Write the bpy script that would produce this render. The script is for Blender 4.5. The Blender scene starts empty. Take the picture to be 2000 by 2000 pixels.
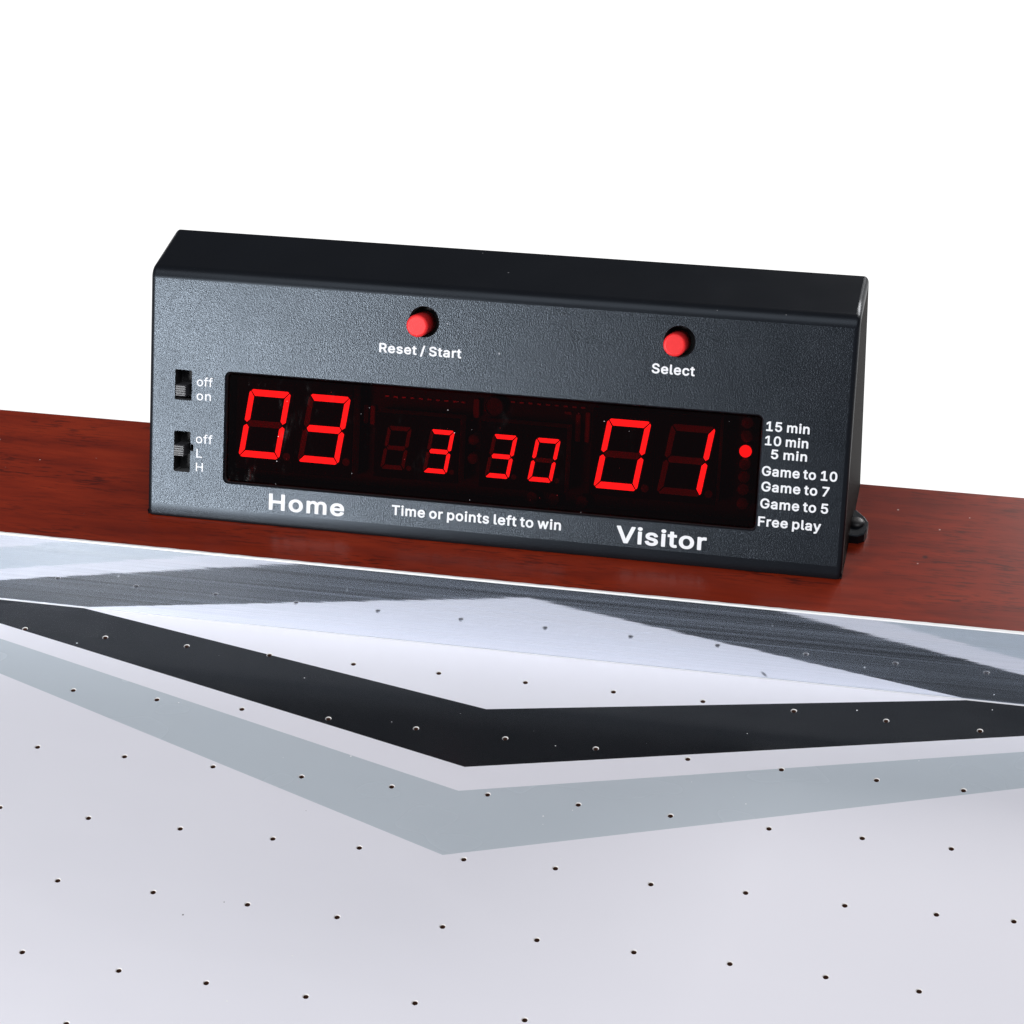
import bpy, bmesh, math, random
from mathutils import Vector, Matrix

K = 0.0254                      # the scene is laid out in inches and built in metres
scn = bpy.context.scene
COL = scn.collection
random.seed(4)

# ------------------------------------------------------------------ camera
cam_data = bpy.data.cameras.new('camera')
cam_data.sensor_width = 36.0
cam_data.lens = 4721.84 / 2000 * 36
cam_data.clip_start = 0.01
cam_data.clip_end = 200
cam = bpy.data.objects.new('camera', cam_data)
COL.objects.link(cam)
cam.location = (6.3708 * K, -20.6565 * K, 16.6063 * K)
cam.rotation_euler = (0.979409, 0.0446536, 0.226669)
scn.camera = cam

# ------------------------------------------------------------------ world: white studio floor below, dim studio above
world = bpy.data.worlds.new('World')
scn.world = world
world.use_nodes = True
wn = world.node_tree
wn.nodes.clear()
wo = wn.nodes.new('ShaderNodeOutputWorld')
wb = wn.nodes.new('ShaderNodeBackground')
wt = wn.nodes.new('ShaderNodeTexCoord')
ws = wn.nodes.new('ShaderNodeSeparateXYZ')
wr = wn.nodes.new('ShaderNodeValToRGB')
wn.links.new(wt.outputs['Generated'], ws.inputs[0])
wm = wn.nodes.new('ShaderNodeMapRange')
wm.inputs['From Min'].default_value = -1
wm.inputs['From Max'].default_value = 1
wn.links.new(ws.outputs['Z'], wm.inputs['Value'])
wn.links.new(wm.outputs[0], wr.inputs[0])
el = wr.color_ramp.elements
el[0].position = 0.42; el[0].color = (1.15, 1.15, 1.15, 1)
el[1].position = 0.50; el[1].color = (0.085, 0.09, 0.105, 1)
wn.links.new(wr.outputs[0], wb.inputs['Color'])
wb.inputs['Strength'].default_value = 1.0
wn.links.new(wb.outputs[0], wo.inputs[0])

# ------------------------------------------------------------------ studio lamps and an added overhead fill
def area(name, loc, target, sx, sy, power, col=(1, 1, 1)):
    d = bpy.data.lights.new(name, 'AREA')
    d.shape = 'RECTANGLE'; d.size = sx * K; d.size_y = sy * K
    d.energy = power; d.color = col
    o = bpy.data.objects.new(name, d); COL.objects.link(o)
    o.location = Vector(loc) * K
    o.rotation_euler = (Vector(target) - Vector(loc)).to_track_quat('-Z', 'Y').to_euler()
    return o

area('key_softbox', (-17.6, -28, 8.2), (-1, 1.5, 2), 6.5, 9, 7.0, (0.96, 0.98, 1.0))
area('overhead_fill', (6, -41, 70), (6, -41, 0), 110, 60, 30.0, (0.985, 0.985, 1.0))  # overhead source added to brighten the playfield, no such lamp known
area('rear_softbox', (22, 50, 23), (5, 2, 1), 26, 14, 12, (1, 0.98, 0.97))

scn.view_settings.view_transform = 'Standard'
scn.view_settings.look = 'None'
scn.view_settings.exposure = 0
scn.view_settings.gamma = 1
scn.view_settings.use_curve_mapping = False
scn.render.engine = 'CYCLES'
scn.cycles.use_denoising = True
scn.cycles.denoising_input_passes = 'RGB_ALBEDO_NORMAL'
scn.cycles.denoising_prefilter = 'NONE'

# ------------------------------------------------------------------ measures (inches)
YR, H, YB = 0.5149, 0.9647, 3.1541          # rail face, rail height, rail back
XL, XR = -3.772, 4.352                    # scoreboard ends
YF, YT, ZT = 1.1369, 2.2639, 3.6504         # front foot, front ridge
YK, ZK = 3.140, 3.702                       # back ridge
FO = Vector((0, YF, H))
FV = Vector((0, YT - YF, ZT - H)).normalized()
FU = Vector((1, 0, 0))
FN = Vector((0, -FV.z, FV.y))

def fp(u, s, n=0.0):
    """a point of the scoreboard's sloping front: u along, s up the slope, n out of it"""
    return FO + FU * u + FV * s + FN * n

# ------------------------------------------------------------------ materials
def new_mat(name):
    m = bpy.data.materials.new(name); m.use_nodes = True
    nt = m.node_tree; p = nt.nodes['Principled BSDF']
    return m, nt, p

def N(nt, kind, **kw):
    n = nt.nodes.new(kind)
    for k, v in kw.items():
        if hasattr(n, k) and k not in n.inputs: setattr(n, k, v)
        else: n.inputs[k].default_value = v
    return n

def coords(nt, scale=(1, 1, 1)):
    """object coordinates in inches, stretched"""
    t = nt.nodes.new('ShaderNodeTexCoord')
    mp = nt.nodes.new('ShaderNodeMapping')
    mp.inputs['Scale'].default_value = tuple(s / K for s in scale)
    nt.links.new(t.outputs['Object'], mp.inputs['Vector'])
    return mp.outputs['Vector']

def noise(nt, scale=(1, 1, 1), detail=2.0, rough=0.5, vec=None):
    n = nt.nodes.new('ShaderNodeTexNoise')
    n.inputs['Scale'].default_value = 1.0
    n.inputs['Detail'].default_value = detail
    n.inputs['Roughness'].default_value = rough
    nt.links.new(vec or coords(nt, scale), n.inputs['Vector'])
    return n.outputs['Fac']

def ramp(nt, fac, stops):
    r = nt.nodes.new('ShaderNodeValToRGB')
    e = r.color_ramp.elements
    while len(e) < len(stops): e.new(0.5)
    for el_, (pos, col) in zip(e, stops):
        el_.position = pos
        el_.color = tuple(col) + (1,) if len(col) == 3 else col
    nt.links.new(fac, r.inputs[0])
    return r.outputs[0]

def mix(nt, fac, a, b, mode='MIX'):
    m = nt.nodes.new('ShaderNodeMix'); m.data_type = 'RGBA'; m.blend_type = mode
    for sock, v in ((m.inputs['Factor'], fac), (m.inputs[6], a), (m.inputs[7], b)):
        if hasattr(v, 'is_linked'): nt.links.new(v, sock)
        elif isinstance(v, tuple): sock.default_value = v + (1,) if len(v) == 3 else v
        else: sock.default_value = v
    return m.outputs[2]

def math_(nt, op, a, b=0.0):
    m = nt.nodes.new('ShaderNodeMath'); m.operation = op
    for sock, v in zip(m.inputs, (a, b)):
        if hasattr(v, 'is_linked'): nt.links.new(v, sock)
        else: sock.default_value = v
    return m.outputs[0]

def specks(nt, cell=4.0, size=0.10, keep=0.5, stretch=(1, 1, 1)):
    """sparse dust: 1 inside a grain, 0 elsewhere"""
    v = nt.nodes.new('ShaderNodeTexVoronoi')
    v.inputs['Scale'].default_value = 1.0
    nt.links.new(coords(nt, tuple(cell * s for s in stretch)), v.inputs['Vector'])
    sp = nt.nodes.new('ShaderNodeSeparateColor')
    nt.links.new(v.outputs['Color'], sp.inputs[0])
    lim = math_(nt, 'MULTIPLY', sp.outputs['Green'], size)
    near = math_(nt, 'LESS_THAN', v.outputs['Distance'], lim)
    some = math_(nt, 'GREATER_THAN', sp.outputs['Red'], 1 - keep)
    return math_(nt, 'MULTIPLY', near, some)

def mark(nt, centre, axis, long, short):
    """a soft smudge: 1 in its middle, 0 outside; in the x-z plane for axis 'xz', else x-y"""
    sp = nt.nodes.new('ShaderNodeSeparateXYZ')
    nt.links.new(coords(nt), sp.inputs[0])
    a = math_(nt, 'SUBTRACT', sp.outputs['X'], centre[0])
    b = math_(nt, 'SUBTRACT', sp.outputs['Z' if axis == 'xz' else 'Y'], centre[1])
    p_ = math_(nt, 'DIVIDE', math_(nt, 'SUBTRACT', a, b), long * 1.414)
    q_ = math_(nt, 'DIVIDE', math_(nt, 'ADD', a, b), short * 1.414)
    d = math_(nt, 'SQRT', math_(nt, 'ADD', math_(nt, 'MULTIPLY', p_, p_), math_(nt, 'MULTIPLY', q_, q_)))
    return ramp(nt, d, [(0.35, (1, 1, 1)), (1.0, (0, 0, 0))])

def bump(nt, p, height, strength, dist_in):
    b = nt.nodes.new('ShaderNodeBump')
    b.inputs['Strength'].default_value = strength
    b.inputs['Distance'].default_value = dist_in * K
    nt.links.new(height, b.inputs['Height'])
    nt.links.new(b.outputs[0], p.inputs['Normal'])
    return b

def plain(name, col, rough=0.5, spec=0.5, metal=0.0):
    m, nt, p = new_mat(name)
    p.inputs['Base Color'].default_value = tuple(col) + (1,)
    p.inputs['Roughness'].default_value = rough
    p.inputs['Specular IOR Level'].default_value = spec
    p.inputs['Metallic'].default_value = metal
    return m

def make_plastic(name, grain, rough):
    m, nt, p = new_mat(name)
    p.inputs['Specular Tint'].default_value = (0.74, 0.86, 1.0, 1)
    p.inputs['Specular IOR Level'].default_value = 0.55 if grain else 0.30
    dust = specks(nt, 5.0, 0.075, 0.30)
    base = mix(nt, noise(nt, (1.2, 1.2, 1.2), 3), (0.0045, 0.005, 0.0065), (0.007, 0.008, 0.0105))
    nt.links.new(mix(nt, dust, base, (0.22, 0.22, 0.23)), p.inputs['Base Color'])
    rr = nt.nodes.new('ShaderNodeMapRange')
    rr.inputs['To Min'].default_value = rough - 0.06
    rr.inputs['To Max'].default_value = rough + 0.06
    nt.links.new(noise(nt, (1.6, 1.6, 1.6), 4), rr.inputs['Value'])
    nt.links.new(rr.outputs[0], p.inputs['Roughness'])
    if grain:
        g = noise(nt, (78, 78, 78), 1.5, 0.6)
        bump(nt, p, g, grain, 0.012)
        spk = ramp(nt, g, [(0.35, (0.0012, 0.0014, 0.0020)), (0.50, (0.0032, 0.0037, 0.0050)), (0.68, (0.012, 0.0135, 0.0175))])
        nt.links.new(mix(nt, dust, spk, (0.22, 0.22, 0.23)), p.inputs['Base Color'])
    return m

M = {}
M['face'] = make_plastic('grained_black_plastic', 0.27, 0.30)
M['smooth'] = make_plastic('smooth_black_plastic', 0.0, 0.33)
M['side'] = plain('side_dark_reflection', (0.010, 0.0075, 0.007), 0.6, 0.03)  # matt brown-black in place of the plastic's dark reflection of the wood
M['cavity'] = plain('cavity_black', (0.03, 0.03, 0.032), 0.6, 0.3)
M['ink'] = plain('white_ink', (0.76, 0.77, 0.79), 0.55, 0.2)
M['red_button'] = plain('red_button_plastic', (0.74, 0.020, 0.022), 0.42, 0.3)
M['knob'] = plain('switch_knob_plastic', (0.045, 0.045, 0.05), 0.4, 0.5)
M['module'] = plain('display_module_plastic', (0.42, 0.40, 0.40), 0.5, 0.3)
M['module_face'] = plain('display_module_face', (0.004, 0.004, 0.004), 0.6, 0.1)
M['unlit'] = plain('unlit_segment', (0.32, 0.30, 0.30), 0.5, 0.2)
M['led'] = plain('unlit_led', (0.12, 0.10, 0.10), 0.4, 0.3)
M['board'] = plain('circuit_board', (0.012, 0.02, 0.014), 0.5, 0.3)
M['solder'] = plain('solder_pins', (0.5, 0.5, 0.5), 0.35, 0.5, 0.6)
M['part'] = plain('component_body', (0.30, 0.24, 0.18), 0.5, 0.4)
M['screw'] = plain('black_screw', (0.014, 0.014, 0.016), 0.42, 0.5)

def lit(name, col):
    m, nt, p = new_mat(name)
    p.inputs['Base Color'].default_value = (0.05, 0.01, 0.01, 1)
    p.inputs['Emission Color'].default_value = tuple(col) + (1,)
    p.inputs['Emission Strength'].default_value = 1.0
    return m
M['lit'] = lit('lit_segment', (5.0, 0.62, 0.66))
M['lit_dot'] = lit('lit_indicator', (3.9, 0.5, 0.53))

def make_pane():
    m = bpy.data.materials.new('red_acrylic'); m.use_nodes = True
    nt = m.node_tree; nt.nodes.clear()
    out = nt.nodes.new('ShaderNodeOutputMaterial')
    tr = nt.nodes.new('ShaderNodeBsdfTransparent'); tr.inputs[0].default_value = (0.55, 0.13, 0.13, 1)
    gl = nt.nodes.new('ShaderNodeBsdfGlossy'); gl.inputs['Roughness'].default_value = 0.04
    smear = ramp(nt, noise(nt, (3, 1.2, 1.2), 5, 0.7), [(0.55, (0.02,) * 3), (0.80, (0.22,) * 3)])
    nt.links.new(smear, gl.inputs['Roughness'])
    fr = nt.nodes.new('ShaderNodeFresnel'); fr.inputs['IOR'].default_value = 1.45
    mx = nt.nodes.new('ShaderNodeMixShader')
    nt.links.new(fr.outputs[0], mx.inputs[0]); nt.links.new(tr.outputs[0], mx.inputs[1]); nt.links.new(gl.outputs[0], mx.inputs[2])
    df = nt.nodes.new('ShaderNodeBsdfDiffuse'); df.inputs[0].default_value = (0.75, 0.7, 0.72, 1)
    mx2 = nt.nodes.new('ShaderNodeMixShader')
    nt.links.new(specks(nt, 10.0, 0.065, 0.25), mx2.inputs[0])
    nt.links.new(mx.outputs[0], mx2.inputs[1]); nt.links.new(df.outputs[0], mx2.inputs[2])
    nt.links.new(mx2.outputs[0], out.inputs[0])
    return m
M['pane'] = make_pane()

def make_laminate(name, col, var, rough, dust_keep=0.10):
    m, nt, p = new_mat(name)
    base = mix(nt, noise(nt, (0.7, 0.7, 0.7), 1), col, var)
    dark = specks(nt, 2.6, 0.028, 0.25)
    base = mix(nt, dark, base, (0.20, 0.19, 0.20))
    dust = specks(nt, 7.0, 0.075, dust_keep)
    nt.links.new(mix(nt, dust, base, (0.86, 0.86, 0.87)), p.inputs['Base Color'])
    rr = nt.nodes.new('ShaderNodeMapRange')
    rr.inputs['To Min'].default_value = rough - 0.02; rr.inputs['To Max'].default_value = rough + 0.02
    nt.links.new(noise(nt, (0.9, 1.6, 1), 1), rr.inputs['Value'])
    nt.links.new(rr.outputs[0], p.inputs['Roughness'])
    bump(nt, p, noise(nt, (0.9, 1.4, 1), 1), 0.10, 0.05)
    return m
M['white_field'] = make_laminate('white_laminate', (0.795, 0.785, 0.842), (0.815, 0.806, 0.858), 0.25)
M['black_stripe'] = make_laminate('black_stripe_paint', (0.006, 0.007, 0.009), (0.009, 0.0105, 0.013), 0.22, 0.35)
M['grey_stripe'] = make_laminate('grey_stripe_paint', (0.50, 0.55, 0.595), (0.515, 0.563, 0.607), 0.27, 0.30)
M['hole_rim'] = plain('bare_hole_rim', (0.70, 0.68, 0.66), 0.6, 0.2)
M['hole_bore'] = plain('hole_bore_fibreboard', (0.10, 0.045, 0.03), 0.9, 0.1)

def make_metal():
    m, nt, p = new_mat('polished_aluminium')
    p.inputs['Metallic'].default_value = 1.0
    dust = specks(nt, 8.0, 0.085, 0.40)
    smut = mark(nt, (3.60, 0.060), 'xz', 0.060, 0.024)
    nt.links.new(mix(nt, smut, mix(nt, dust, (0.83, 0.86, 0.91), (0.95, 0.95, 0.95)), (0.22, 0.23, 0.25)), p.inputs['Base Color'])
    nt.links.new(math_(nt, 'SUBTRACT', 1.0, dust), p.inputs['Metallic'])
    streak = noise(nt, (0.06, 1, 30), 4, 0.65)
    rr = nt.nodes.new('ShaderNodeMapRange')
    rr.inputs['To Min'].default_value = 0.015; rr.inputs['To Max'].default_value = 0.10
    nt.links.new(streak, rr.inputs['Value'])
    nt.links.new(rr.outputs[0], p.inputs['Roughness'])
    fine = noise(nt, (0.035, 1, 14), 2, 0.5)
    comb = noise(nt, (0.05, 1, 70), 2, 0.5)
    b = bump(nt, p, math_(nt, 'ADD', fine, math_(nt, 'MULTIPLY', comb, 0.14)), 0.11, 0.004)
    hz = nt.nodes.new('ShaderNodeBsdfPrincipled')
    hz.inputs['Base Color'].default_value = (0.66, 0.76, 0.92, 1); hz.inputs['Metallic'].default_value = 0.75; hz.inputs['Roughness'].default_value = 0.55
    mx = nt.nodes.new('ShaderNodeMixShader')
    hf = nt.nodes.new('ShaderNodeMapRange'); hf.inputs['From Min'].default_value = 0.35; hf.inputs['From Max'].default_value = 0.75; hf.inputs['To Min'].default_value = 0.05; hf.inputs['To Max'].default_value = 0.25
    nt.links.new(streak, hf.inputs['Value']); nt.links.new(hf.outputs[0], mx.inputs[0])
    nt.links.new(p.outputs[0], mx.inputs[1]); nt.links.new(hz.outputs[0], mx.inputs[2])
    nt.links.new(mx.outputs[0], nt.nodes['Material Output'].inputs[0])
    return m
M['metal'] = make_metal()
M['edge'] = plain('white_edge_band', (0.88, 0.88, 0.87), 0.4, 0.5)

def make_wood():
    m, nt, p = new_mat('mahogany_veneer')
    v = coords(nt, (0.55, 5.0, 5.0))
    warp = nt.nodes.new('ShaderNodeTexNoise'); warp.inputs['Scale'].default_value = 0.7; warp.inputs['Detail'].default_value = 3
    nt.links.new(coords(nt, (0.5, 1.2, 1.2)), warp.inputs['Vector'])
    vm = nt.nodes.new('ShaderNodeVectorMath'); vm.operation = 'MULTIPLY_ADD'
    nt.links.new(warp.outputs['Color'], vm.inputs[0]); vm.inputs[1].default_value = (0.6, 2.2, 2.2); nt.links.new(v, vm.inputs[2])
    broad = noise(nt, vec=vm.outputs[0], detail=4, rough=0.55)
    col = ramp(nt, broad, [(0.30, (0.150, 0.0125, 0.0036)), (0.55, (0.220, 0.0195, 0.0048)), (0.75, (0.275, 0.0275, 0.0066))])
    pores = noise(nt, (4.0, 34, 34), 2, 0.6)
    pm = ramp(nt, pores, [(0.53, (0, 0, 0)), (0.62, (1, 1, 1))])
    patch = ramp(nt, noise(nt, (0.6, 2.0, 2.0), 3), [(0.38, (0.05,) * 3), (0.66, (0.72,) * 3)])
    col = mix(nt, math_(nt, 'MULTIPLY', pm, patch), col, (0.030, 0.0045, 0.0035))
    dust = specks(nt, 6.0, 0.075, 0.22)
    col = mix(nt, mark(nt, (5.217, 1.764), 'xy', 0.045, 0.045), col, (0.06, 0.008, 0.006))
    nt.links.new(mix(nt, dust, col, (0.55, 0.42, 0.38)), p.inputs['Base Color'])
    p.inputs['Roughness'].default_value = 0.30
    p.inputs['Specular IOR Level'].default_value = 0.42
    bump(nt, p, pores, 0.10, 0.004)
    return m
M['wood'] = make_wood()
M['bead'] = plain('rail_bead_plastic', (0.62, 0.62, 0.65), 0.4, 0.4)
M['fibreboard'] = plain('raw_fibreboard', (0.30, 0.20, 0.12), 0.9, 0.1)

# ------------------------------------------------------------------ mesh helpers
def link(name, bm, mats, parent=None, smooth=False):
    me = bpy.data.meshes.new(name)
    bmesh.ops.recalc_face_normals(bm, faces=bm.faces)
    for f in bm.faces: f.smooth = smooth
    for v in bm.verts: v.co *= K
    bm.to_mesh(me); bm.free()
    o = bpy.data.objects.new(name, me)
    for m in (mats if isinstance(mats, (list, tuple)) else [mats]): me.materials.append(M[m])
    COL.objects.link(o)
    if parent: o.parent = parent
    return o

def rel(o, parent):
    """keep world place under a parent that is not at the origin"""
    bpy.context.view_layer.update()
    o.parent = parent
    o.matrix_parent_inverse = parent.matrix_world.inverted()

def loft(bm, rings, mats=None, cap=(True, True)):
    """join equal point rings into a tube, capped"""
    vs = [[bm.verts.new(p) for p in r] for r in rings]
    n = len(vs[0])
    for i in range(len(vs) - 1):
        for j in range(n):
            f = bm.faces.new((vs[i][j], vs[i][(j + 1) % n], vs[i + 1][(j + 1) % n], vs[i + 1][j]))
            if mats: f.material_index = mats[i]
    if cap[0]:
        f = bm.faces.new(vs[0][::-1]); f.material_index = mats[0] if mats else 0
    if cap[1]:
        f = bm.faces.new(vs[-1]); f.material_index = mats[-1] if mats else 0

def rrect(u0, u1, s0, s1, r, seg=6):
    """rounded rectangle as a list of (u, s)"""
    pts = []
    for cu, cs, a0 in ((u1 - r, s1 - r, 0), (u0 + r, s1 - r, 90), (u0 + r, s0 + r, 180), (u1 - r, s0 + r, 270)):
        for k in range(seg + 1):
            a = math.radians(a0 + 90 * k / seg)
            pts.append((cu + r * math.cos(a), cs + r * math.sin(a)))
    return pts

def circle(u, s, r, seg=32):
    return [(u + r * math.cos(2 * math.pi * k / seg), s + r * math.sin(2 * math.pi * k / seg)) for k in range(seg)]

def face_ring(pts, n):
    return [fp(u, s, n) for u, s in pts]

def face_box(bm, u0, u1, s0, s1, n0, n1, r=0.0, mats=None):
    def ring(d, n):
        return face_ring(rrect(u0 + d, u1 - d, s0 + d, s1 - d, max(r, 0.004), 3 if r else 1), n)
    c = min(0.006, (u1 - u0) / 5, (s1 - s0) / 5)
    loft(bm, [ring(0, n0), ring(0, n1 - c), ring(c, n1)], mats)

def evaluated(o):
    """bake an object's modifiers into a plain mesh"""
    dg = bpy.context.evaluated_depsgraph_get()
    dg.update()
    me = bpy.data.meshes.new_from_object(o.evaluated_get(dg))
    o.modifiers.clear()
    old = o.data; o.data = me; bpy.data.meshes.remove(old)
    return me

def thing(name, loc, label, cat, group=None):
    o = bpy.data.objects.new(name, None); COL.objects.link(o)
    o.empty_display_size = 0.02
    o.location = Vector(loc) * K
    o['label'] = label; o['category'] = cat
    if group: o['group'] = group
    return o

# ================================================================== AIR HOCKEY TABLE
TX0, TX1, TY0 = -19.0, 20.4, -40.0
table = thing('air_hockey_table', (0, 0, 0),
              'air hockey table with reddish wooden end rail and white perforated top striped black and grey', 'game table')

def make_playfield():
    """white sheet with a black and a grey chevron band, pierced by air holes"""
    lines = [((0.680, -0.542), 0.2035), ((0.683, -1.541), 0.2650), ((0.711, -1.931), 0.2875), ((0.794, -2.932), 0.3620)]
    xs0, xs1 = TX0, TX1
    rows = [[(xs0, 14.0), (0.68, 14.0), (xs1, 14.0)]]
    for (ax, ay), sl in lines:
        rows.append([(xs0, ay + sl * (ax - xs0)), (ax, ay), (xs1, ay + sl * (xs1 - ax))])
    rows.append([(xs0, TY0), (0.80, TY0), (xs1, TY0)])
    bm = bmesh.new()
    vs = [[bm.verts.new((x, y, 0)) for x, y in r] for r in rows]
    for i, mi in enumerate((0, 1, 0, 2, 0)):
        for j in range(2):
            f = bm.faces.new((vs[i][j], vs[i + 1][j], vs[i + 1][j + 1], vs[i][j + 1])); f.material_index = mi
    geo = bm.verts[:] + bm.edges[:] + bm.faces[:]
    bmesh.ops.bisect_plane(bm, geom=geo, plane_co=(0, YR + 0.03, 0), plane_no=(0, 1, 0), clear_outer=True)
    bmesh.ops.recalc_face_normals(bm, faces=bm.faces)
    if bm.faces[0].normal.z < 0: bmesh.ops.reverse_faces(bm, faces=bm.faces)
    ex = bmesh.ops.extrude_face_region(bm, geom=bm.faces[:], use_keep_orig=True)
    for v in ex['geom']:
        if isinstance(v, bmesh.types.BMVert): v.co.z = -0.35
    o = link('playfield', bm, ['white_field', 'black_stripe', 'grey_stripe'], table)
    holes = HOLES
    cb = bmesh.new()
    for x, y in holes:
        ring = lambda r, z: [Vector((px, py, z)) for px, py in circle(x, y, r, 20)]
        loft(cb, [ring(0.0265, -0.26), ring(0.0265, -0.007), ring(0.0345, 0.0), ring(0.057, 0.020)], [1, 0, 0])
        # the buried part of the cutter is bare fibreboard
    c = link('hole_cutter', cb, ['hole_rim', 'hole_bore'])
    md = o.modifiers.new('holes', 'BOOLEAN'); md.operation = 'DIFFERENCE'; md.solver = 'EXACT'; md.object = c; md.material_mode = 'TRANSFER'
    evaluated(o)
    bpy.data.objects.remove(c)
    return o

HOLES = [(i - 5, 0.0) for i in range(12)]
HOLES += [(i - 5, -1.0) for i in range(11)] + [(5.90, -1.008)]
# the lower rows stray a little from the grid
HOLES += [(-4.013, -2.017), (-3.007, -2.006), (-1.996, -2.001), (-1.001, -1.996), (-0.005, -1.987), (1.028, -1.935), (2.0, -1.927), (2.975, -1.932), (4.001, -1.95), (4.951, -1.929), (5.847, -1.931), (-4.024, -3.035), (-3.025, -3.03), (-2.009, -3.019), (-1.002, -2.998), (-0.078, -2.974), (1.023, -2.956), (1.97, -2.922), (2.959, -2.982), (3.906, -2.936), (4.889, -2.944), (5.779, -2.912), (6.521, -2.875), (-2.982, -3.997), (-1.955, -3.986), (-0.954, -3.986), (-0.014, -4.0), (1.053, -3.944), (2.008, -3.958), (2.968, -3.953), (3.902, -3.942), (4.823, -3.953), (5.705, -3.982), (-2.939, -5.032), (-1.903, -5.101), (-1.005, -5.104), (-0.0, -5.104), (1.051, -4.995), (2.126, -5.02), (-2.147, -5.86)]
HOLES += [(x, y) for y in range(-12, 1) for x in range(-14, 16) if not (-5.4 < x - 0.28 * y * 0 < 7.4 and y > -6.4) and not (x > 12 and False)]
make_playfield()

def make_rail():
    bm = bmesh.new()
    y0, y1, z0 = YR + 0.027, YB, -3.2
    c = 0.030
    prof = [(y0, z0), (y0, H - 0.004), (y0 + 0.004, H), (y1 - c, H), (y1 - 0.008, H - 0.010), (y1, H - c), (y1, z0)]
    loft(bm, [[Vector((TX0, y, z)) for y, z in prof], [Vector((TX1, y, z)) for y, z in prof]])
    return link('end_rail', bm, 'wood', table)
make_rail()

def make_liner():
    bm = bmesh.new()
    y0, y1 = YR, YR + 0.022
    prof = [(y1, 0.004), (y0, 0.004)]
    prof += [(y0, 0.012)]
    for k in range(1, 30): prof.append((y0, 0.012 + (H - 0.030) * k / 30))
    prof += [(y0, H - 0.016), (y1, H - 0.016)]
    loft(bm, [[Vector((TX0, y, z)) for y, z in prof], [Vector((TX1, y, z)) for y, z in prof]])
    return link('rail_liner', bm, 'metal', table)
make_liner()

def make_edge_strip():
    """thin pale edge band between the metal liner and the veneer"""
    bm = bmesh.new()
    y0, y1, z0, z1 = YR - 0.003, YR + 0.028, H - 0.015, H + 0.003
    r = 0.010
    n = 400
    rings = []
    for i in range(n + 1):
        x = TX0 + (TX1 - TX0) * i / n
        j = random.uniform(-0.0035, 0.0035)
        pr = [(y1 + j, z0), (y0, z0), (y0, z1 - r)] + [(y0 + r - r * math.cos(a), z1 - r + r * math.sin(a)) for a in (0.4, 0.8, 1.2)] + [(y0 + r, z1), (y1 + j, z1)]
        rings.append([Vector((x, y, z)) for y, z in pr])
    loft(bm, rings)
    return link('edge_band', bm, 'edge', table)
make_edge_strip()

def make_foot_bead():
    bm = bmesh.new()
    prof = [(YR - 0.002, 0.002), (YR - 0.014, 0.002), (YR - 0.012, 0.006), (YR - 0.007, 0.010), (YR - 0.002, 0.011)]
    loft(bm, [[Vector((TX0, y, z)) for y, z in prof], [Vector((TX1, y, z)) for y, z in prof]])
    return link('rail_bead', bm, 'bead', table)
make_foot_bead()

# ================================================================== SCOREBOARD
board = thing('scoreboard', ((XL + XR) / 2, 2.1, H),
              'black scoreboard with glowing red digits and two red buttons standing on the wooden rail', 'scoreboard')

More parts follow.
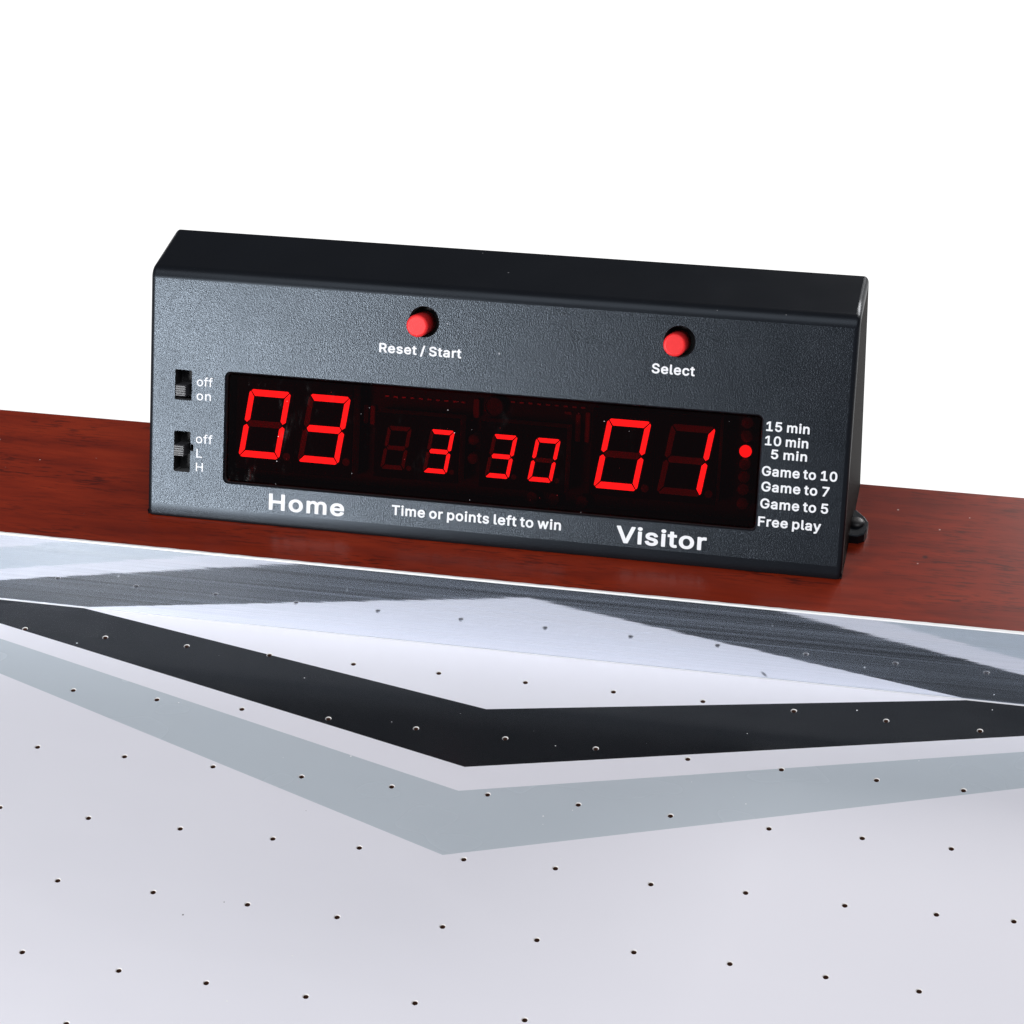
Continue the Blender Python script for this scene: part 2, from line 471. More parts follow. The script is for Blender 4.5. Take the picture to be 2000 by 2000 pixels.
WIN = (-2.83, 3.363, 0.49, 1.772)
def make_housing():
    bm = bmesh.new()
    zb = H + 0.003
    prof = []
    for s, nn in ((0.002, -0.056), (0.006, -0.044), (0.013, -0.033), (0.024, -0.0235), (0.040, -0.0158), (0.060, -0.0100), (0.085, -0.0057), (0.112, -0.0027), (0.140, -0.0009), (0.168, 0.0)):
        p = fp(0, s, nn); prof.append(Vector((p.y, max(p.z, zb))))
    # rounded front ridge between the sloping face and the top
    tn = Vector((-(ZK - ZT), YK - YT)).normalized(); fn = Vector((FN.y, FN.z))
    a0, a1 = math.atan2(fn.y, fn.x), math.atan2(tn.y, tn.x)
    R = 0.17
    mid = (a0 + a1) / 2
    ctr = Vector((YT, ZT)) - Vector((math.cos(mid), math.sin(mid))) * (R / math.cos((a0 - a1) / 2))
    nf = len(prof)
    for k in range(13):
        a = a0 + (a1 - a0) * k / 12
        prof.append(ctr + Vector((math.cos(a), math.sin(a))) * R)
    prof += [Vector((YK, ZK)), Vector((YK - 0.008, zb))]
    n = len(prof)
    def inset(d):
        out = []
        for k in range(n):
            e1 = (prof[k] - prof[k - 1]).normalized(); e2 = (prof[(k + 1) % n] - prof[k]).normalized()
            m1, m2 = Vector((e1.y, -e1.x)), Vector((e2.y, -e2.x))      # the outline runs clockwise seen from +x
            m = m1 + m2
            out.append(prof[k] + m * (d * 2 / max(m.length_squared, 0.8)))
        out[0].y = out[-1].y = zb                     # the foot stays flat on the rail
        return out
    r = 0.060
    secs = [(XL + r * (1 - math.sin(math.radians(90 - 15 * k))), r * (1 - math.cos(math.radians(90 - 15 * k)))) for k in range(7)]
    secs += [(XL + XR - x, d) for x, d in secs[::-1]]
    rings = [[bm.verts.new((x, q.x, q.y)) for q in inset(d)] for x, d in secs]
    for i in range(len(rings) - 1):
        for k in range(n):
            f = bm.faces.new((rings[i][k], rings[i][(k + 1) % n], rings[i + 1][(k + 1) % n], rings[i + 1][k]))
            f.material_index = 1 if (k == nf - 1 and i == 6) else 0
    for rg in (rings[0][::-1], rings[-1]):
        f = bm.faces.new(rg); f.material_index = 2
    o = link('housing', bm, ['smooth', 'face', 'side'])
    # window, switch slots, button holes
    cb = bmesh.new()
    u0, u1, s0, s1 = WIN
    def wr_(d, n): return face_ring(rrect(u0 - d, u1 + d, s0 - d, s1 + d, 0.055 + d, 6), n)
    loft(cb, [wr_(0, -0.50), wr_(0, -0.022), wr_(0.018, 0.0), wr_(0.034, 0.016)], [1, 0, 0])
    for (a0, a1, b0, b1) in ((-3.452, -3.246, 1.410, 1.765), (-3.452, -3.250, 0.566, 1.046)):
        pts = rrect(a0, a1, b0, b1, 0.015, 2)
        loft(cb, [face_ring(pts, -0.22), face_ring(pts, 0.05)], [1])
    pts = rrect(-3.2502 + 0.0008, -3.212, 0.82, 0.90, 0.008, 2)
    loft(cb, [face_ring(pts, -0.10), face_ring(pts, 0.05)], [1])
    for (u, s) in ((-0.530, 2.517), (2.377, 2.511)):
        u, s = u + 0.022, s + 0.012                   # sockets widened and shifted up-right so they also draw the buttons' shadows
        pts = circle(u, s, 0.172, 40)
        loft(cb, [face_ring(pts, -0.25), face_ring(pts, -0.006), face_ring(circle(u, s, 0.179, 40), 0.002), face_ring(circle(u, s, 0.185, 40), 0.02)], [1, 0, 0])
    c = link('housing_cutter', cb, ['smooth', 'cavity'])
    mb = o.modifiers.new('cut', 'BOOLEAN'); mb.operation = 'DIFFERENCE'; mb.solver = 'EXACT'; mb.object = c; mb.material_mode = 'TRANSFER'
    me = evaluated(o)
    bpy.data.objects.remove(c)
    main = [FN, Vector((0, -(ZK - ZT), YK - YT)).normalized(), Vector((1, 0, 0)), Vector((-1, 0, 0)), Vector((0, 0, -1))]
    for f in me.polygons:
        f.use_smooth = not any(f.normal.dot(m) > 0.9999 for m in main) and f.area < 1e-3
    rel(o, board)
    return o
housing = make_housing()

def put(o, parent):
    rel(o, parent); return o

# --- red acrylic window
def make_window():
    bm = bmesh.new()
    u0, u1, s0, s1 = WIN
    def r_(d, n): return face_ring(rrect(u0 + d, u1 - d, s0 + d, s1 - d, 0.05, 6), n)
    loft(bm, [r_(0.010, -0.115), r_(0.010, -0.062), r_(0.026, -0.046)])
    return put(link('display_window', bm, 'pane'), board)
make_window()

# --- circuit board and what can be made out on it through the red window
def make_board():
    bm = bmesh.new()
    face_box(bm, WIN[0] + 0.02, WIN[1] - 0.02, WIN[2] + 0.02, WIN[3] - 0.02, -0.48, -0.43)
    return put(link('circuit_board', bm, 'board'), board)
make_board()

def pin_row(u0, u1, s, count):
    bm = bmesh.new()
    for k in range(count):
        u = u0 + (u1 - u0) * k / (count - 1)
        face_box(bm, u - 0.026, u + 0.026, s - 0.011, s + 0.011, -0.43, -0.405)
    return put(link('pin_row', bm, 'solder'), board)
pin_row(-1.0186, -0.1112, 1.586, 10)
pin_row(0.4677, 1.2854, 1.636, 9)

def component(name, u0, u1, s0, s1, n1, m, r=0.02):
    bm = bmesh.new(); face_box(bm, u0, u1, s0, s1, -0.43, n1, r)
    return put(link(name, bm, m), board)
component('resistor', 0.018, 0.088, 1.423, 1.648, -0.36, 'part', 0.03)
component('resistor', -1.205, -1.150, 1.242, 1.465, -0.38, 'part')
component('resistor', -1.290, -1.238, 1.245, 1.467, -0.40, 'part')
component('resistor', 1.205, 1.262, 1.24, 1.56, -0.40, 'part')
component('resistor', 1.318, 1.372, 1.24, 1.59, -0.40, 'part')
component('chip', 1.075, 1.155, 1.545, 1.578, -0.40, 'part', 0.008)

def ring_part(name, u, s, r, m):
    bm = bmesh.new()
    loft(bm, [face_ring(circle(u, s, r, 32), -0.43), face_ring(circle(u, s, r, 32), -0.33), face_ring(circle(u, s, r * 0.88, 32), -0.325), face_ring(circle(u, s, r * 0.86, 32), -0.345)])
    return put(link(name, bm, m), board)
ring_part('capacitor', 0.265, 1.575, 0.115, 'knob')
for u in (0.75, 1.00, 1.33): ring_part('capacitor', u, 0.565, 0.075, 'knob')

# --- seven-segment digits
def seg_polys(W, Hh, t, tv, e):
    c, h = 0.42 * t, Hh / 2
    e1, e2 = e * 0.707, e * 1.414
    A = [(c / 2 + e1, Hh - c / 2 + e1 * 0.4), (c + e1, Hh), (W - c - e1, Hh), (W - c / 2 - e1, Hh - c / 2 + e1 * 0.4), (W - tv - e2, Hh - t), (tv + e2, Hh - t)]
    Fq = [(0, Hh - c - e1), (c / 2 - e1 * 0.4, Hh - c / 2 - e1), (tv, Hh - t - e2), (tv, h + 0.55 * t + e1), (0.5 * tv, h + 0.10 * t + e1), (0, h + 0.42 * t + e1)]
    G = [(0.5 * tv + e2, h), (tv + e1, h + 0.5 * t), (W - tv - e1, h + 0.5 * t), (W - 0.5 * tv - e2, h), (W - tv - e1, h - 0.5 * t), (tv + e1, h - 0.5 * t)]
    mx = lambda P: [(W - x, y) for x, y in P]
    my = lambda P: [(x, Hh - y) for x, y in P]
    return {'a': A, 'b': mx(Fq), 'c': my(mx(Fq)), 'd': my(A), 'e': my(Fq), 'f': Fq, 'g': G}

ON = {'0': 'abcdef', '3': 'abcdg', '1': 'bc', ' ': ''}
def make_digit(uc, sc, W, Hh, t, slant, char, half_u, s_lo, s_hi, du):
    """one digit: its dark half of the module, with each segment as a piece of its own"""
    bm = bmesh.new()
    face_box(bm, uc + du - half_u, uc + du + half_u, s_lo, s_hi, -0.43, -0.153, mats=[0, 1, 1])
    d = put(link('digit', bm, ['module', 'module_face']), board)
    d['label'] = 'dark unlit digit' if char == ' ' else 'red digit reading ' + char
    k = slant / Hh
    for nm, P in seg_polys(W, Hh, t, 0.82 * t, 0.008).items():
        on = nm in ON[char]
        b2 = bmesh.new()
        pts = [(uc - W / 2 + x + (y - Hh / 2) * k, sc - Hh / 2 + y) for x, y in P]
        loft(b2, [face_ring(pts, -0.1525), face_ring(pts, -0.148)])
        s = link('segment', b2, 'lit' if on else 'unlit')
        s['label'] = 'glowing red segment' if on else 'dark unlit segment'
        rel(s, d)
    b3 = bmesh.new()
    dot = circle(uc + W / 2 - slant / 2 + 0.62 * t + 0.055 * Hh, sc - Hh / 2 + 0.55 * t, 0.6 * t, 20)
    loft(b3, [face_ring(dot, -0.1525), face_ring(dot, -0.149)])
    s = link('decimal_point', b3, 'led'); rel(s, d)

for uc, ch, du in ((-2.4036, '0', 0.006), (-1.6862, '3', -0.006)):
    make_digit(uc, 1.181, 0.495, 0.80, 0.075, 0.125, ch, 0.352, 0.635, 1.715, du)
for uc, ch in ((1.8065, '0'), (2.5286, '1')):
    make_digit(uc, 1.182, 0.495, 0.80, 0.075, 0.125, ch, 0.3595, 0.70, 1.692, 0)
for uc, ch in ((-0.8189, ' '), (-0.3145, '3')):
    make_digit(uc, 1.038, 0.281, 0.505, 0.050, 0.079, ch, 0.2505, 0.684, 1.435, -0.01 if ch == ' ' else -0.012)
for uc, ch in ((0.4156, '3'), (0.9144, '0')):
    make_digit(uc, 1.044, 0.281, 0.503, 0.050, 0.083, ch, 0.2485, 0.676, 1.430, 0)

def round_led(name, u, s, r, n0, n1, m, label=None):
    bm = bmesh.new()
    rings = [face_ring(circle(u, s, r, 28), n0), face_ring(circle(u, s, r, 28), n1 - r * 0.25)]
    for a in (25, 50, 72):
        a = math.radians(a)
        rings.append(face_ring(circle(u, s, r * math.cos(a), 28), n1 - r * 0.25 + r * 0.25 * math.sin(a)))
    loft(bm, rings)
    o = put(link(name, bm, m, smooth=False), board)
    if label: o['label'] = label
    return o
for s in (1.187, 0.970): round_led('colon_dot', 0.061, s, 0.062, -0.43, -0.25, 'led')
for s in (1.655, 1.505, 1.3395, 1.190, 1.045, 0.905, 0.742):
    on = abs(s - 1.3395) < 1e-6
    o = round_led('indicator_light', 3.1843, s, 0.067, -0.43, -0.165, 'led', 'glowing red indicator light' if on else 'dark unlit indicator light')
    if on:
        bm = bmesh.new()
        loft(bm, [face_ring(circle(3.1843, s, 0.069, 40), -0.164), face_ring(circle(3.1843, s, 0.069, 40), -0.150)])
        rel(link('lens', bm, 'lit_dot'), o)

# --- push buttons
def push_button(u, s, label):
    bm = bmesh.new()
    R = 0.128
    rings = [face_ring(circle(u, s, R, 40), -0.24), face_ring(circle(u, s, R, 40), 0.105)]
    for a in (20, 45, 70, 90):
        a = math.radians(a)
        rings.append(face_ring(circle(u, s, R - 0.030 + 0.030 * math.cos(a), 40), 0.105 + 0.030 * math.sin(a)))
    loft(bm, rings)
    o = put(link('push_button', bm, 'red_button'), board)
    for f in o.data.polygons: f.use_smooth = len(f.vertices) == 4
    o['label'] = label
    return o
push_button(-0.552, 2.494, 'red push button above the words Reset / Start')
push_button(2.364, 2.497, 'red push button above the word Select')

# --- slide switches
def slide_switch(u, s, label):
    bm = bmesh.new()
    face_box(bm, u - 0.062, u + 0.062, s - 0.066, s + 0.066, -0.20, 0.085)
    for k in range(5):
        ss = s - 0.052 + 0.026 * k
        face_box(bm, u - 0.060, u + 0.060, ss - 0.007, ss + 0.007, 0.080, 0.103)
    o = put(link('slide_switch', bm, 'knob'), board)
    o['label'] = label
slide_switch(-3.349, 1.535, 'ridged black slide switch set to on')
slide_switch(-3.357, 0.832, 'ridged black slide switch set to L')

# --- printed lettering
GLYPHS = {'B':[('H',542,[[50,-18,42,-10,40,2,40,506,40,514,45,522,50,527,58,529,126,529,135,526,143,518,145,510,145,314,146,309,370,309,372,314,372,510,374,518,382,526,390,529,458,529,466,527,472,522,476,514,477,506,477,2,477,-6,472,-14,466,-18,458,-20,390,-20,382,-18,374,-10,372,-2,372,206,370,211,146,211,145,206,145,-2,143,-10,135,-18,126,-20,58,-20]]),('o',440,[[176,-26,152,-21,130,-14,104,0,85,14,69,30,50,54,39,74,28,98,19,130,15,158,14,186,16,222,19,246,27,274,39,302,50,322,65,342,86,362,104,376,124,387,152,398,180,403,204,405,240,402,260,398,284,390,308,378,330,362,346,346,365,322,379,298,387,278,396,246,400,218,401,190,400,154,396,130,388,102,377,74,364,53,350,34,330,14,308,-2,288,-12,260,-22,236,-27,208,-29],[184,70,168,75,149,90,139,102,129,122,122,142,118,170,117,202,120,222,127,250,135,266,148,285,158,294,176,304,192,308,208,309,232,306,248,300,266,286,276,274,286,254,293,234,298,206,299,186,296,154,288,126,281,110,268,92,257,82,244,74,224,68,204,67]]),('m',634,[[43,-18,35,-10,32,-2,32,378,33,386,39,394,51,400,119,399,129,390,135,377,163,394,191,404,219,407,243,405,263,399,283,390,303,374,319,354,346,378,375,395,403,403,419,406,455,406,475,402,503,392,523,380,535,369,551,350,566,322,573,298,576,278,577,-2,572,-14,563,-20,491,-20,483,-16,478,-10,475,-2,475,18,475,254,472,278,463,293,451,302,439,307,419,310,407,309,395,306,383,301,374,294,365,282,358,266,356,246,355,-6,351,-14,339,-20,275,-20,267,-19,259,-14,254,-2,254,258,252,274,244,290,231,302,211,309,191,309,171,304,155,293,143,278,136,258,134,234,134,-2,132,-10,124,-18,115,-20,51,-20]]),('e',428,[[176,-26,156,-22,128,-13,104,0,84,15,65,34,50,54,38,74,26,102,19,130,15,158,14,190,19,242,27,274,37,298,50,322,64,342,84,362,104,377,128,390,152,398,176,403,208,405,240,402,270,394,290,386,316,370,332,356,348,339,367,310,376,290,383,266,388,240,391,218,391,166,385,154,376,150,120,148,120,142,128,118,143,94,160,80,184,70,200,67,220,67,240,70,252,74,264,82,274,90,292,121,304,126,372,110,378,106,384,98,385,86,379,70,369,50,348,24,320,1,288,-15,252,-25,212,-29],[124,241,121,242,123,250,132,270,140,281,156,295,176,305,204,310,228,307,248,298,263,286,274,270,284,242]]),('V',504,[[195,-18,189,-14,184,-6,-3,502,-3,514,3,524,15,529,87,529,95,526,100,522,104,514,211,214,239,131,243,130,253,162,375,514,379,522,387,528,395,529,467,529,475,525,481,518,483,510,483,502,296,-10,288,-18,279,-20,203,-20]]),('i',191,[[44,-18,36,-11,32,-2,32,382,39,394,48,399,112,400,121,398,131,390,134,378,133,-6,128,-15,116,-20,52,-20],[84,422,72,423,60,427,40,440,26,458,22,470,21,482,22,494,25,506,32,518,39,526,60,540,72,543,84,544,108,540,128,526,136,518,142,506,146,494,147,482,145,470,142,458,128,439,108,427,96,423]]),('s',390,[[146,-26,122,-21,90,-9,71,2,48,22,34,42,21,70,15,94,19,106,30,114,90,127,98,127,106,123,111,118,122,92,134,79,154,69,182,66,210,69,231,78,240,86,245,94,247,102,246,110,238,122,226,129,118,158,94,168,74,180,62,190,44,210,34,230,28,254,26,274,28,294,32,310,38,326,48,342,62,359,90,381,122,395,146,401,170,404,210,404,242,398,262,391,280,382,302,366,316,350,334,322,344,294,344,286,342,280,337,274,330,270,266,257,254,262,238,290,222,305,202,311,174,311,154,306,136,294,130,282,129,274,132,266,138,258,154,250,262,221,286,211,306,199,320,186,333,170,344,150,350,126,352,106,350,86,346,70,340,54,328,34,305,10,286,-3,250,-19,226,-25,182,-29]]),('t',252,[[141,-23,113,-15,97,-8,81,4,64,22,53,44,47,66,44,94,44,302,41,307,1,307,-9,314,-14,326,-14,378,-11,390,-1,398,5,400,41,400,44,402,45,474,48,482,53,488,65,492,129,491,140,486,145,479,146,470,146,402,149,400,209,399,217,395,221,391,224,378,224,326,222,318,217,311,205,307,149,307,146,302,147,86,150,78,157,72,173,70,205,74,217,67,222,58,233,2,232,-6,229,-11,221,-17,213,-20,181,-24]]),('r',284,[[43,-18,35,-10,32,-2,32,378,33,386,39,395,51,400,111,400,119,398,125,394,135,380,155,392,175,400,195,404,239,405,247,404,255,401,261,394,264,386,264,322,260,310,255,305,247,302,207,305,187,303,175,299,163,293,151,282,143,272,137,258,134,234,134,2,132,-10,124,-18,115,-20,51,-20]]),('T',473,[[182,-18,174,-10,172,-2,171,430,30,431,22,434,14,441,11,450,11,510,17,522,22,527,30,529,266,529,418,529,426,527,434,520,437,510,437,450,432,438,426,433,418,431,277,430,276,-6,270,-15,258,-20,190,-20]]),('p',449,[[43,-161,34,-152,32,-140,32,380,35,390,43,397,51,400,115,400,123,397,128,392,132,384,133,376,135,372,163,391,191,401,227,405,255,403,279,398,303,389,327,376,343,363,354,352,375,326,389,300,398,276,404,252,409,220,411,188,410,160,405,128,398,100,390,80,375,52,361,32,347,17,326,0,303,-13,279,-22,259,-26,227,-29,191,-25,163,-14,135,5,134,-144,132,-152,124,-160,115,-163,51,-163],[215,68,195,71,177,80,163,92,151,108,144,124,136,152,134,172,134,208,136,228,144,256,151,270,163,286,175,297,191,305,207,308,227,309,247,305,266,296,279,284,290,268,298,252,305,224,307,192,307,172,302,140,296,124,289,108,277,92,264,80,247,71,235,68]]),('n',434,[[43,-18,35,-10,32,-2,32,378,35,390,45,398,55,400,115,400,127,393,135,374,159,390,183,399,207,404,247,404,267,401,287,395,305,386,323,374,336,362,346,350,359,330,367,310,373,290,376,266,378,242,378,114,378,-2,372,-14,367,-18,359,-20,295,-20,283,-16,278,-10,276,-2,275,234,271,266,266,278,258,290,239,303,227,307,211,308,199,308,179,303,163,294,151,282,140,262,135,242,134,2,132,-10,124,-18,115,-20,51,-20]]),('l',214,[[111,-20,95,-16,77,-8,59,6,46,24,39,40,34,60,32,84,32,508,36,520,47,528,120,528,131,520,134,508,134,100,136,80,139,73,151,72,171,75,179,73,185,68,189,60,201,4,198,-8,187,-17,147,-23]]),('f',278,[[73,-19,65,-13,60,-2,60,302,57,307,5,307,-3,309,-10,314,-14,326,-13,386,-7,394,1,399,57,400,60,402,61,450,64,466,70,482,79,498,89,510,113,530,141,543,173,550,217,548,241,543,253,538,261,530,263,518,247,462,242,454,237,450,229,448,201,453,177,451,169,445,163,430,162,402,165,400,229,400,237,398,245,391,249,378,249,326,244,314,233,307,165,307,162,302,161,-6,157,-14,145,-20,81,-20]]),('w',592,[[129,-19,122,-14,118,-6,3,374,3,386,9,395,21,400,89,400,97,397,104,390,169,160,173,168,235,390,241,396,249,400,317,400,325,398,330,394,336,386,397,159,407,194,460,382,465,393,477,400,545,400,553,398,558,394,565,382,563,370,449,-6,441,-17,429,-20,365,-20,357,-17,350,-10,285,219,281,214,217,-10,209,-18,201,-20,137,-20]]),('R',474,[[50,-18,42,-10,40,2,40,506,40,514,46,524,58,529,234,529,266,528,294,524,318,517,342,507,363,494,382,478,398,459,409,442,418,422,425,398,430,354,428,326,424,302,418,282,406,259,396,242,381,226,362,211,343,198,446,8,448,2,448,-6,443,-14,438,-18,426,-20,354,-20,342,-18,335,-10,234,177,150,177,146,177,145,174,145,2,143,-10,135,-18,126,-20,58,-20],[146,276,145,278,145,426,146,432,250,431,278,425,290,420,302,412,311,402,319,386,324,366,325,350,323,330,319,318,311,302,303,294,290,286,278,281,250,276]]),('/',274,[[5,-95,-4,-86,-6,-78,-5,-70,158,538,165,548,177,553,237,553,245,551,253,542,255,534,254,526,91,-82,85,-92,73,-97,13,-97]]),('S',471,[[185,-27,145,-19,117,-8,97,2,81,13,61,32,46,50,37,66,26,90,21,113,18,134,18,142,22,150,29,155,37,157,105,157,113,155,123,146,127,126,133,110,149,92,165,82,185,75,209,70,225,70,253,72,269,76,289,84,305,95,314,106,322,122,325,138,323,154,319,162,312,170,289,185,253,199,145,231,120,242,97,255,73,274,55,294,41,322,34,346,31,374,33,398,39,422,47,442,57,458,73,478,89,492,109,506,129,516,149,524,177,531,225,536,257,534,301,526,325,516,345,506,361,495,380,478,393,462,403,446,414,422,419,402,421,378,417,366,409,359,401,357,337,357,329,359,319,370,314,390,309,402,293,419,277,428,261,434,245,437,225,438,201,436,185,432,165,423,152,414,142,402,137,386,136,370,139,358,153,342,177,327,209,316,281,296,317,284,357,264,381,246,403,222,413,207,421,190,428,158,427,118,421,90,415,74,404,54,389,34,377,21,353,3,333,-8,309,-17,281,-24,253,-28,225,-29]]),('a',414,[[129,-26,101,-19,69,-4,45,16,30,34,21,50,16,66,11,90,11,126,19,158,27,174,44,194,57,204,77,216,105,226,133,233,249,250,255,254,253,274,247,290,233,302,213,309,185,310,165,306,149,299,132,286,113,258,105,254,93,255,33,272,25,279,21,288,22,298,38,330,53,350,66,362,81,373,109,388,129,395,161,403,193,405,217,404,245,399,269,392,296,378,309,369,324,354,340,330,348,314,353,294,357,250,357,2,356,-6,353,-13,345,-19,337,-20,273,-20,262,-14,253,-1,225,-17,194,-26,161,-29],[145,69,125,78,115,90,113,98,113,110,114,118,119,126,133,136,153,143,225,154,253,159,254,158,255,138,253,121,247,106,235,90,217,76,197,69,169,66]]),('c',420,[[176,-26,152,-21,128,-13,104,0,88,12,65,34,50,54,37,78,27,102,19,130,15,158,14,186,15,218,19,246,27,274,37,298,50,322,69,346,86,362,104,376,128,389,152,398,180,403,220,405,252,400,292,387,314,374,328,364,356,334,371,310,377,294,381,282,382,274,379,266,372,260,308,242,296,242,288,247,273,278,258,294,240,304,220,309,192,308,168,301,148,285,133,262,123,238,118,206,117,186,120,154,127,126,134,110,148,91,164,78,180,71,204,67,224,68,244,74,256,81,268,92,278,106,288,130,300,137,308,137,368,122,376,118,383,106,383,98,378,82,359,46,339,22,308,-2,280,-16,252,-24,208,-29]]),('1',478,[[67,-18,59,-10,56,-2,56,58,64,70,75,75,187,75,191,76,192,78,192,406,191,409,187,406,99,342,91,338,83,338,71,344,66,354,66,430,69,438,75,444,187,526,195,529,203,529,279,529,291,523,296,514,296,78,299,75,303,75,391,75,403,71,408,66,411,58,411,-6,403,-17,391,-20,79,-20]]),('5',478,[[190,-25,154,-17,130,-7,98,14,79,32,67,48,57,64,47,88,42,108,39,128,41,140,49,148,58,151,122,151,130,149,140,140,146,117,150,108,159,96,168,88,182,79,198,73,218,71,234,71,254,76,266,82,282,95,290,105,300,124,304,136,307,152,307,176,299,204,284,228,265,244,242,253,218,256,186,252,162,244,138,228,130,225,62,233,54,237,49,244,47,256,77,516,82,524,90,528,130,529,366,529,374,528,380,524,387,512,386,448,382,439,374,433,366,432,174,432,170,431,169,428,159,344,162,341,186,349,214,353,250,353,286,346,314,334,331,324,347,312,362,297,381,272,390,256,404,220,411,180,410,136,405,112,398,89,386,64,372,44,358,28,338,10,318,-3,298,-13,274,-21,246,-26,222,-27]]),('0',478,[[194,-25,166,-18,143,-8,118,8,94,29,77,52,63,76,49,108,40,140,33,176,29,212,27,252,29,296,33,332,40,368,51,404,63,432,77,456,98,483,118,501,138,514,166,527,198,534,226,536,254,534,286,527,310,517,334,502,358,480,374,459,391,432,403,404,413,372,420,332,424,296,426,256,424,212,420,176,413,140,404,108,390,76,373,48,357,28,338,10,310,-8,282,-19,258,-25,230,-27],[214,71,198,75,178,88,166,101,149,132,137,172,133,196,130,228,131,284,137,336,143,360,150,380,166,408,178,421,198,434,214,438,238,438,254,434,266,428,276,420,287,408,303,380,311,356,320,312,323,256,322,224,320,196,311,152,302,128,286,100,274,87,254,75,238,71]]),('7',478,[[88,-19,82,-14,77,-6,77,2,79,10,291,430,60,432,52,434,44,442,42,450,42,510,44,518,48,524,60,529,152,529,396,528,406,522,411,510,411,446,408,438,180,-13,172,-19,164,-20,96,-20]]),('G',545,[[231,-25,199,-18,167,-7,139,8,111,28,87,52,69,76,50,108,37,140,27,176,22,212,20,256,22,296,27,332,37,368,51,402,68,432,89,460,111,481,139,501,167,516,199,528,231,534,267,536,311,532,347,523,382,508,403,495,431,472,456,444,475,412,489,376,495,348,490,336,479,329,403,329,395,333,391,338,379,367,363,392,347,408,327,422,299,432,267,435,243,433,215,425,195,415,179,404,167,391,155,375,144,356,136,336,129,312,125,284,124,256,125,224,129,200,135,176,143,156,155,134,169,116,195,94,215,84,247,75,271,74,307,78,335,89,359,107,371,121,385,148,391,168,392,176,391,178,283,179,275,180,267,186,264,192,262,200,262,256,266,268,275,275,283,276,479,276,491,272,497,264,498,256,497,168,491,136,482,108,468,80,452,56,434,36,411,16,387,1,359,-12,335,-19,303,-25,271,-27]]),('F',435,[[50,-18,42,-10,40,-2,40,506,42,518,50,526,58,529,374,528,384,522,390,510,390,450,387,442,382,436,370,431,270,431,146,430,145,302,146,299,150,299,346,299,354,297,363,290,366,281,367,222,364,210,354,202,346,201,146,200,145,198,145,-2,143,-10,135,-18,126,-20,58,-20]]),('y',414,[[60,-163,36,-155,31,-151,27,-143,27,-135,44,-76,52,-68,60,-65,96,-69,104,-68,112,-63,124,-47,140,-3,-2,373,-3,381,0,389,8,397,16,400,88,400,100,393,104,385,192,141,196,136,200,148,286,385,290,393,296,397,304,400,376,399,386,393,392,381,390,369,218,-79,202,-107,192,-121,180,-133,160,-148,136,-159,120,-163,92,-166]]),('L',418,[[50,-18,42,-10,40,-2,40,514,46,524,58,529,126,529,135,526,143,518,145,506,145,302,145,78,366,77,377,70,381,62,381,-6,374,-16,362,-20,62,-20]])],'M':[('o',422,[[200,-14,180,-12,160,-8,132,1,112,12,96,24,77,42,62,62,52,79,41,106,34,130,30,158,28,190,30,218,33,242,41,270,52,297,62,314,78,334,94,350,112,364,136,377,156,384,180,389,211,390,232,389,256,384,280,376,304,363,320,351,338,334,353,314,364,294,374,270,381,246,385,218,387,186,386,158,382,134,375,106,365,82,353,62,336,41,320,25,304,13,280,0,256,-8,236,-12],[188,54,164,61,148,71,130,90,120,106,109,134,105,154,102,186,105,222,110,242,120,270,130,286,148,305,163,314,188,322,208,324,227,322,252,314,265,306,278,294,295,270,306,242,310,222,313,186,311,154,306,134,296,106,285,90,268,72,253,62,236,56,208,52]]),('f',261,[[81,-6,77,-5,75,2,75,318,73,321,69,321,3,322,1,326,1,382,5,385,9,385,74,386,75,446,80,466,84,478,98,498,121,518,145,529,173,535,209,535,229,531,245,526,249,522,248,518,233,466,229,463,201,468,173,465,161,458,151,442,148,422,148,386,229,385,233,383,234,326,229,321,153,321,148,318,147,-2,145,-5,141,-6]]),('n',417,[[51,-6,47,-2,47,2,47,378,48,382,51,385,115,384,118,378,119,336,134,354,151,368,167,378,183,384,207,389,243,390,267,386,297,374,315,362,327,351,344,326,353,306,359,286,363,242,363,110,363,-2,359,-6,355,-6,295,-6,291,-3,290,234,289,254,284,274,278,286,267,302,256,310,243,317,227,322,211,323,195,322,175,317,155,307,139,291,127,270,122,254,120,226,119,-2,115,-6]]),('L',400,[[58,-6,54,-2,54,2,54,510,58,514,62,515,122,515,126,514,130,510,131,286,131,66,134,63,362,63,367,58,367,-2,363,-6,358,-6]]),('H',524,[[58,-6,54,-2,54,2,54,511,58,514,122,515,126,514,130,510,131,298,134,295,382,295,386,298,387,510,390,514,394,515,458,514,463,510,462,-2,458,-6,394,-6,390,-6,387,-2,386,222,382,226,134,226,131,222,130,-2,126,-6,122,-6]])]}
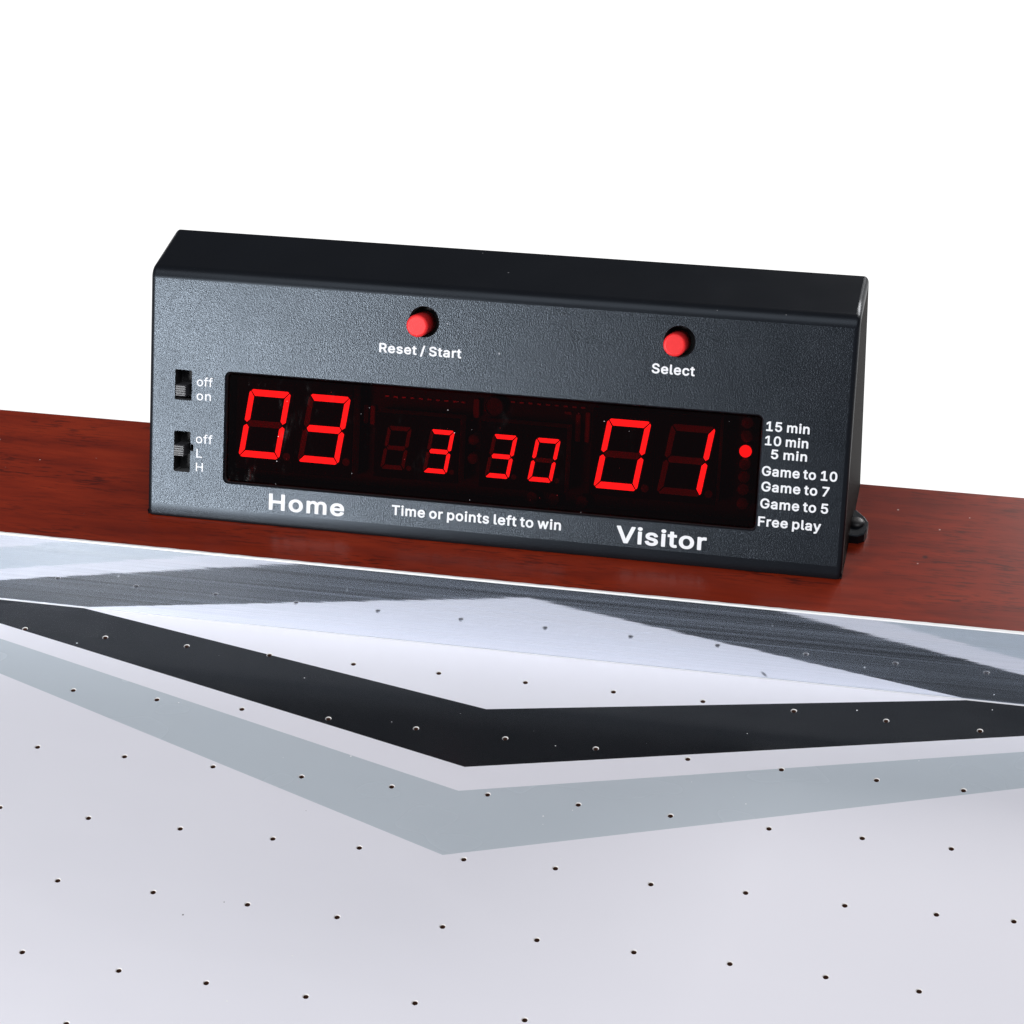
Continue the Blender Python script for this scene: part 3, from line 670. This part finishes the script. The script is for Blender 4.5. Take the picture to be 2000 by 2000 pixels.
def lettering(text, u0, s0, cap, width, font='B'):
    G = {ch: (adv, lp) for ch, adv, lp in GLYPHS[font]}
    capu, base = (550, 20) if font == 'B' else (521, 6)
    sc = cap / capu
    x, loops, ends = 0, [], []
    gaps = 0
    for ch in text:
        if ch == ' ':
            x += 150
            continue
        adv, lp = G[ch]
        for l in lp: loops.append((gaps, x, l))
        ends.append(x + max(v for l in lp for v in l[0::2]))
        x += adv; gaps += 1
    x_min = min(x0 + v for g, x0, l in loops if g == 0 for v in l[0::2])
    nat = (max(ends) - x_min) * sc
    # squeeze or spread: letters scale a little, the rest goes into the gaps between them
    hs = max(0.86, min(1.26, width / nat))
    if hs < 1.2: hs = 1 + (hs - 1) * 0.75
    tr = (width - nat * hs) / max(1, gaps - 1)
    cu = bpy.data.curves.new('lettering', 'CURVE'); cu.dimensions = '2D'; cu.fill_mode = 'BOTH'; cu.extrude = 0.0008 * K
    for g, x0, l in loops:
        sp = cu.splines.new('POLY'); sp.points.add(len(l) // 2 - 1); sp.use_cyclic_u = True
        for k in range(len(l) // 2):
            sp.points[k].co = (((x0 + l[2 * k] - x_min) * sc * hs + tr * g) * K, (l[2 * k + 1] + base) * sc * K, 0, 1)
    t = bpy.data.objects.new('lettering', cu); COL.objects.link(t)
    dg = bpy.context.evaluated_depsgraph_get(); dg.update()
    me = bpy.data.meshes.new_from_object(t.evaluated_get(dg))
    bpy.data.objects.remove(t); bpy.data.curves.remove(cu)
    o = bpy.data.objects.new('lettering', me); COL.objects.link(o)
    me.materials.clear(); me.materials.append(M['ink'])
    rot = Matrix((FU, FV, FN)).transposed().to_4x4()
    o.matrix_world = Matrix.Translation(fp(u0, s0, 0.0018) * K) @ rot
    bpy.context.view_layer.update()
    o.parent = board; o.matrix_parent_inverse = board.matrix_world.inverted()
    o['label'] = 'white printed words ' + text if ' ' in text else 'white printed word ' + text
    return o

lettering('Reset / Start', -1.0165, 2.148, 0.108, 0.958)
lettering('Select', 2.1088, 2.153, 0.110, 0.480)
lettering('15 min', 3.4134, 1.613, 0.108, 0.4764)
lettering('10 min', 3.4105, 1.454, 0.108, 0.4753)
lettering('5 min', 3.4865, 1.308, 0.106, 0.397)
lettering('Game to 10', 3.3984, 1.113, 0.110, 0.829)
lettering('Game to 7', 3.4040, 0.939, 0.110, 0.749)
lettering('Game to 5', 3.4042, 0.748, 0.112, 0.750)
lettering('Free play', 3.3941, 0.545, 0.110, 0.695)
lettering('Visitor', 1.8162, 0.210, 0.194, 1.021)
lettering('Home', -2.2773, 0.213, 0.194, 0.909)
lettering('Time or points left to win', -0.8027, 0.286, 0.118, 1.982)
lettering('off', -3.1842, 1.590, 0.104, 0.193, 'M')
lettering('on', -3.1846, 1.426, 0.104, 0.175, 'M')
lettering('off', -3.1837, 0.921, 0.104, 0.204, 'M')
lettering('L', -3.1753, 0.751, 0.101, 0.073, 'M')
lettering('H', -3.1771, 0.589, 0.102, 0.089, 'M')

# --- mounting tabs with screws
def mounting_tab(side):
    bm = bmesh.new()
    x0 = XR - 0.03 if side > 0 else XL + 0.03
    pts = [(0, 1.90), (0.13, 1.90), (0.195, 1.95), (0.215, 2.03), (0.215, 2.20), (0.16, 2.30), (0.06, 2.42), (0, 2.42)]
    ring = lambda d, z: [Vector((x0 + side * max(0, px - d), py + (d if py < 2.1 else -d), z)) for px, py in pts]
    loft(bm, [ring(0, H + 0.002), ring(0, H + 0.100), ring(0.010, H + 0.112)])
    t = put(link('mounting_tab', bm, 'smooth'), board)
    b2 = bmesh.new()
    cx, cy = x0 + side * 0.085, 2.15
    rings = []
    for rr, z in ((0.094, 0.110), (0.094, 0.122), (0.080, 0.143), (0.050, 0.154), (0.02, 0.157)):
        rings.append([Vector((px, py, H + z)) for px, py in circle(cx, cy, rr, 28)])
    loft(b2, rings)
    s = link('screw', b2, 'screw')
    for f in s.data.polygons: f.use_smooth = len(f.vertices) == 4
    rel(s, t)
mounting_tab(1)
mounting_tab(-1)
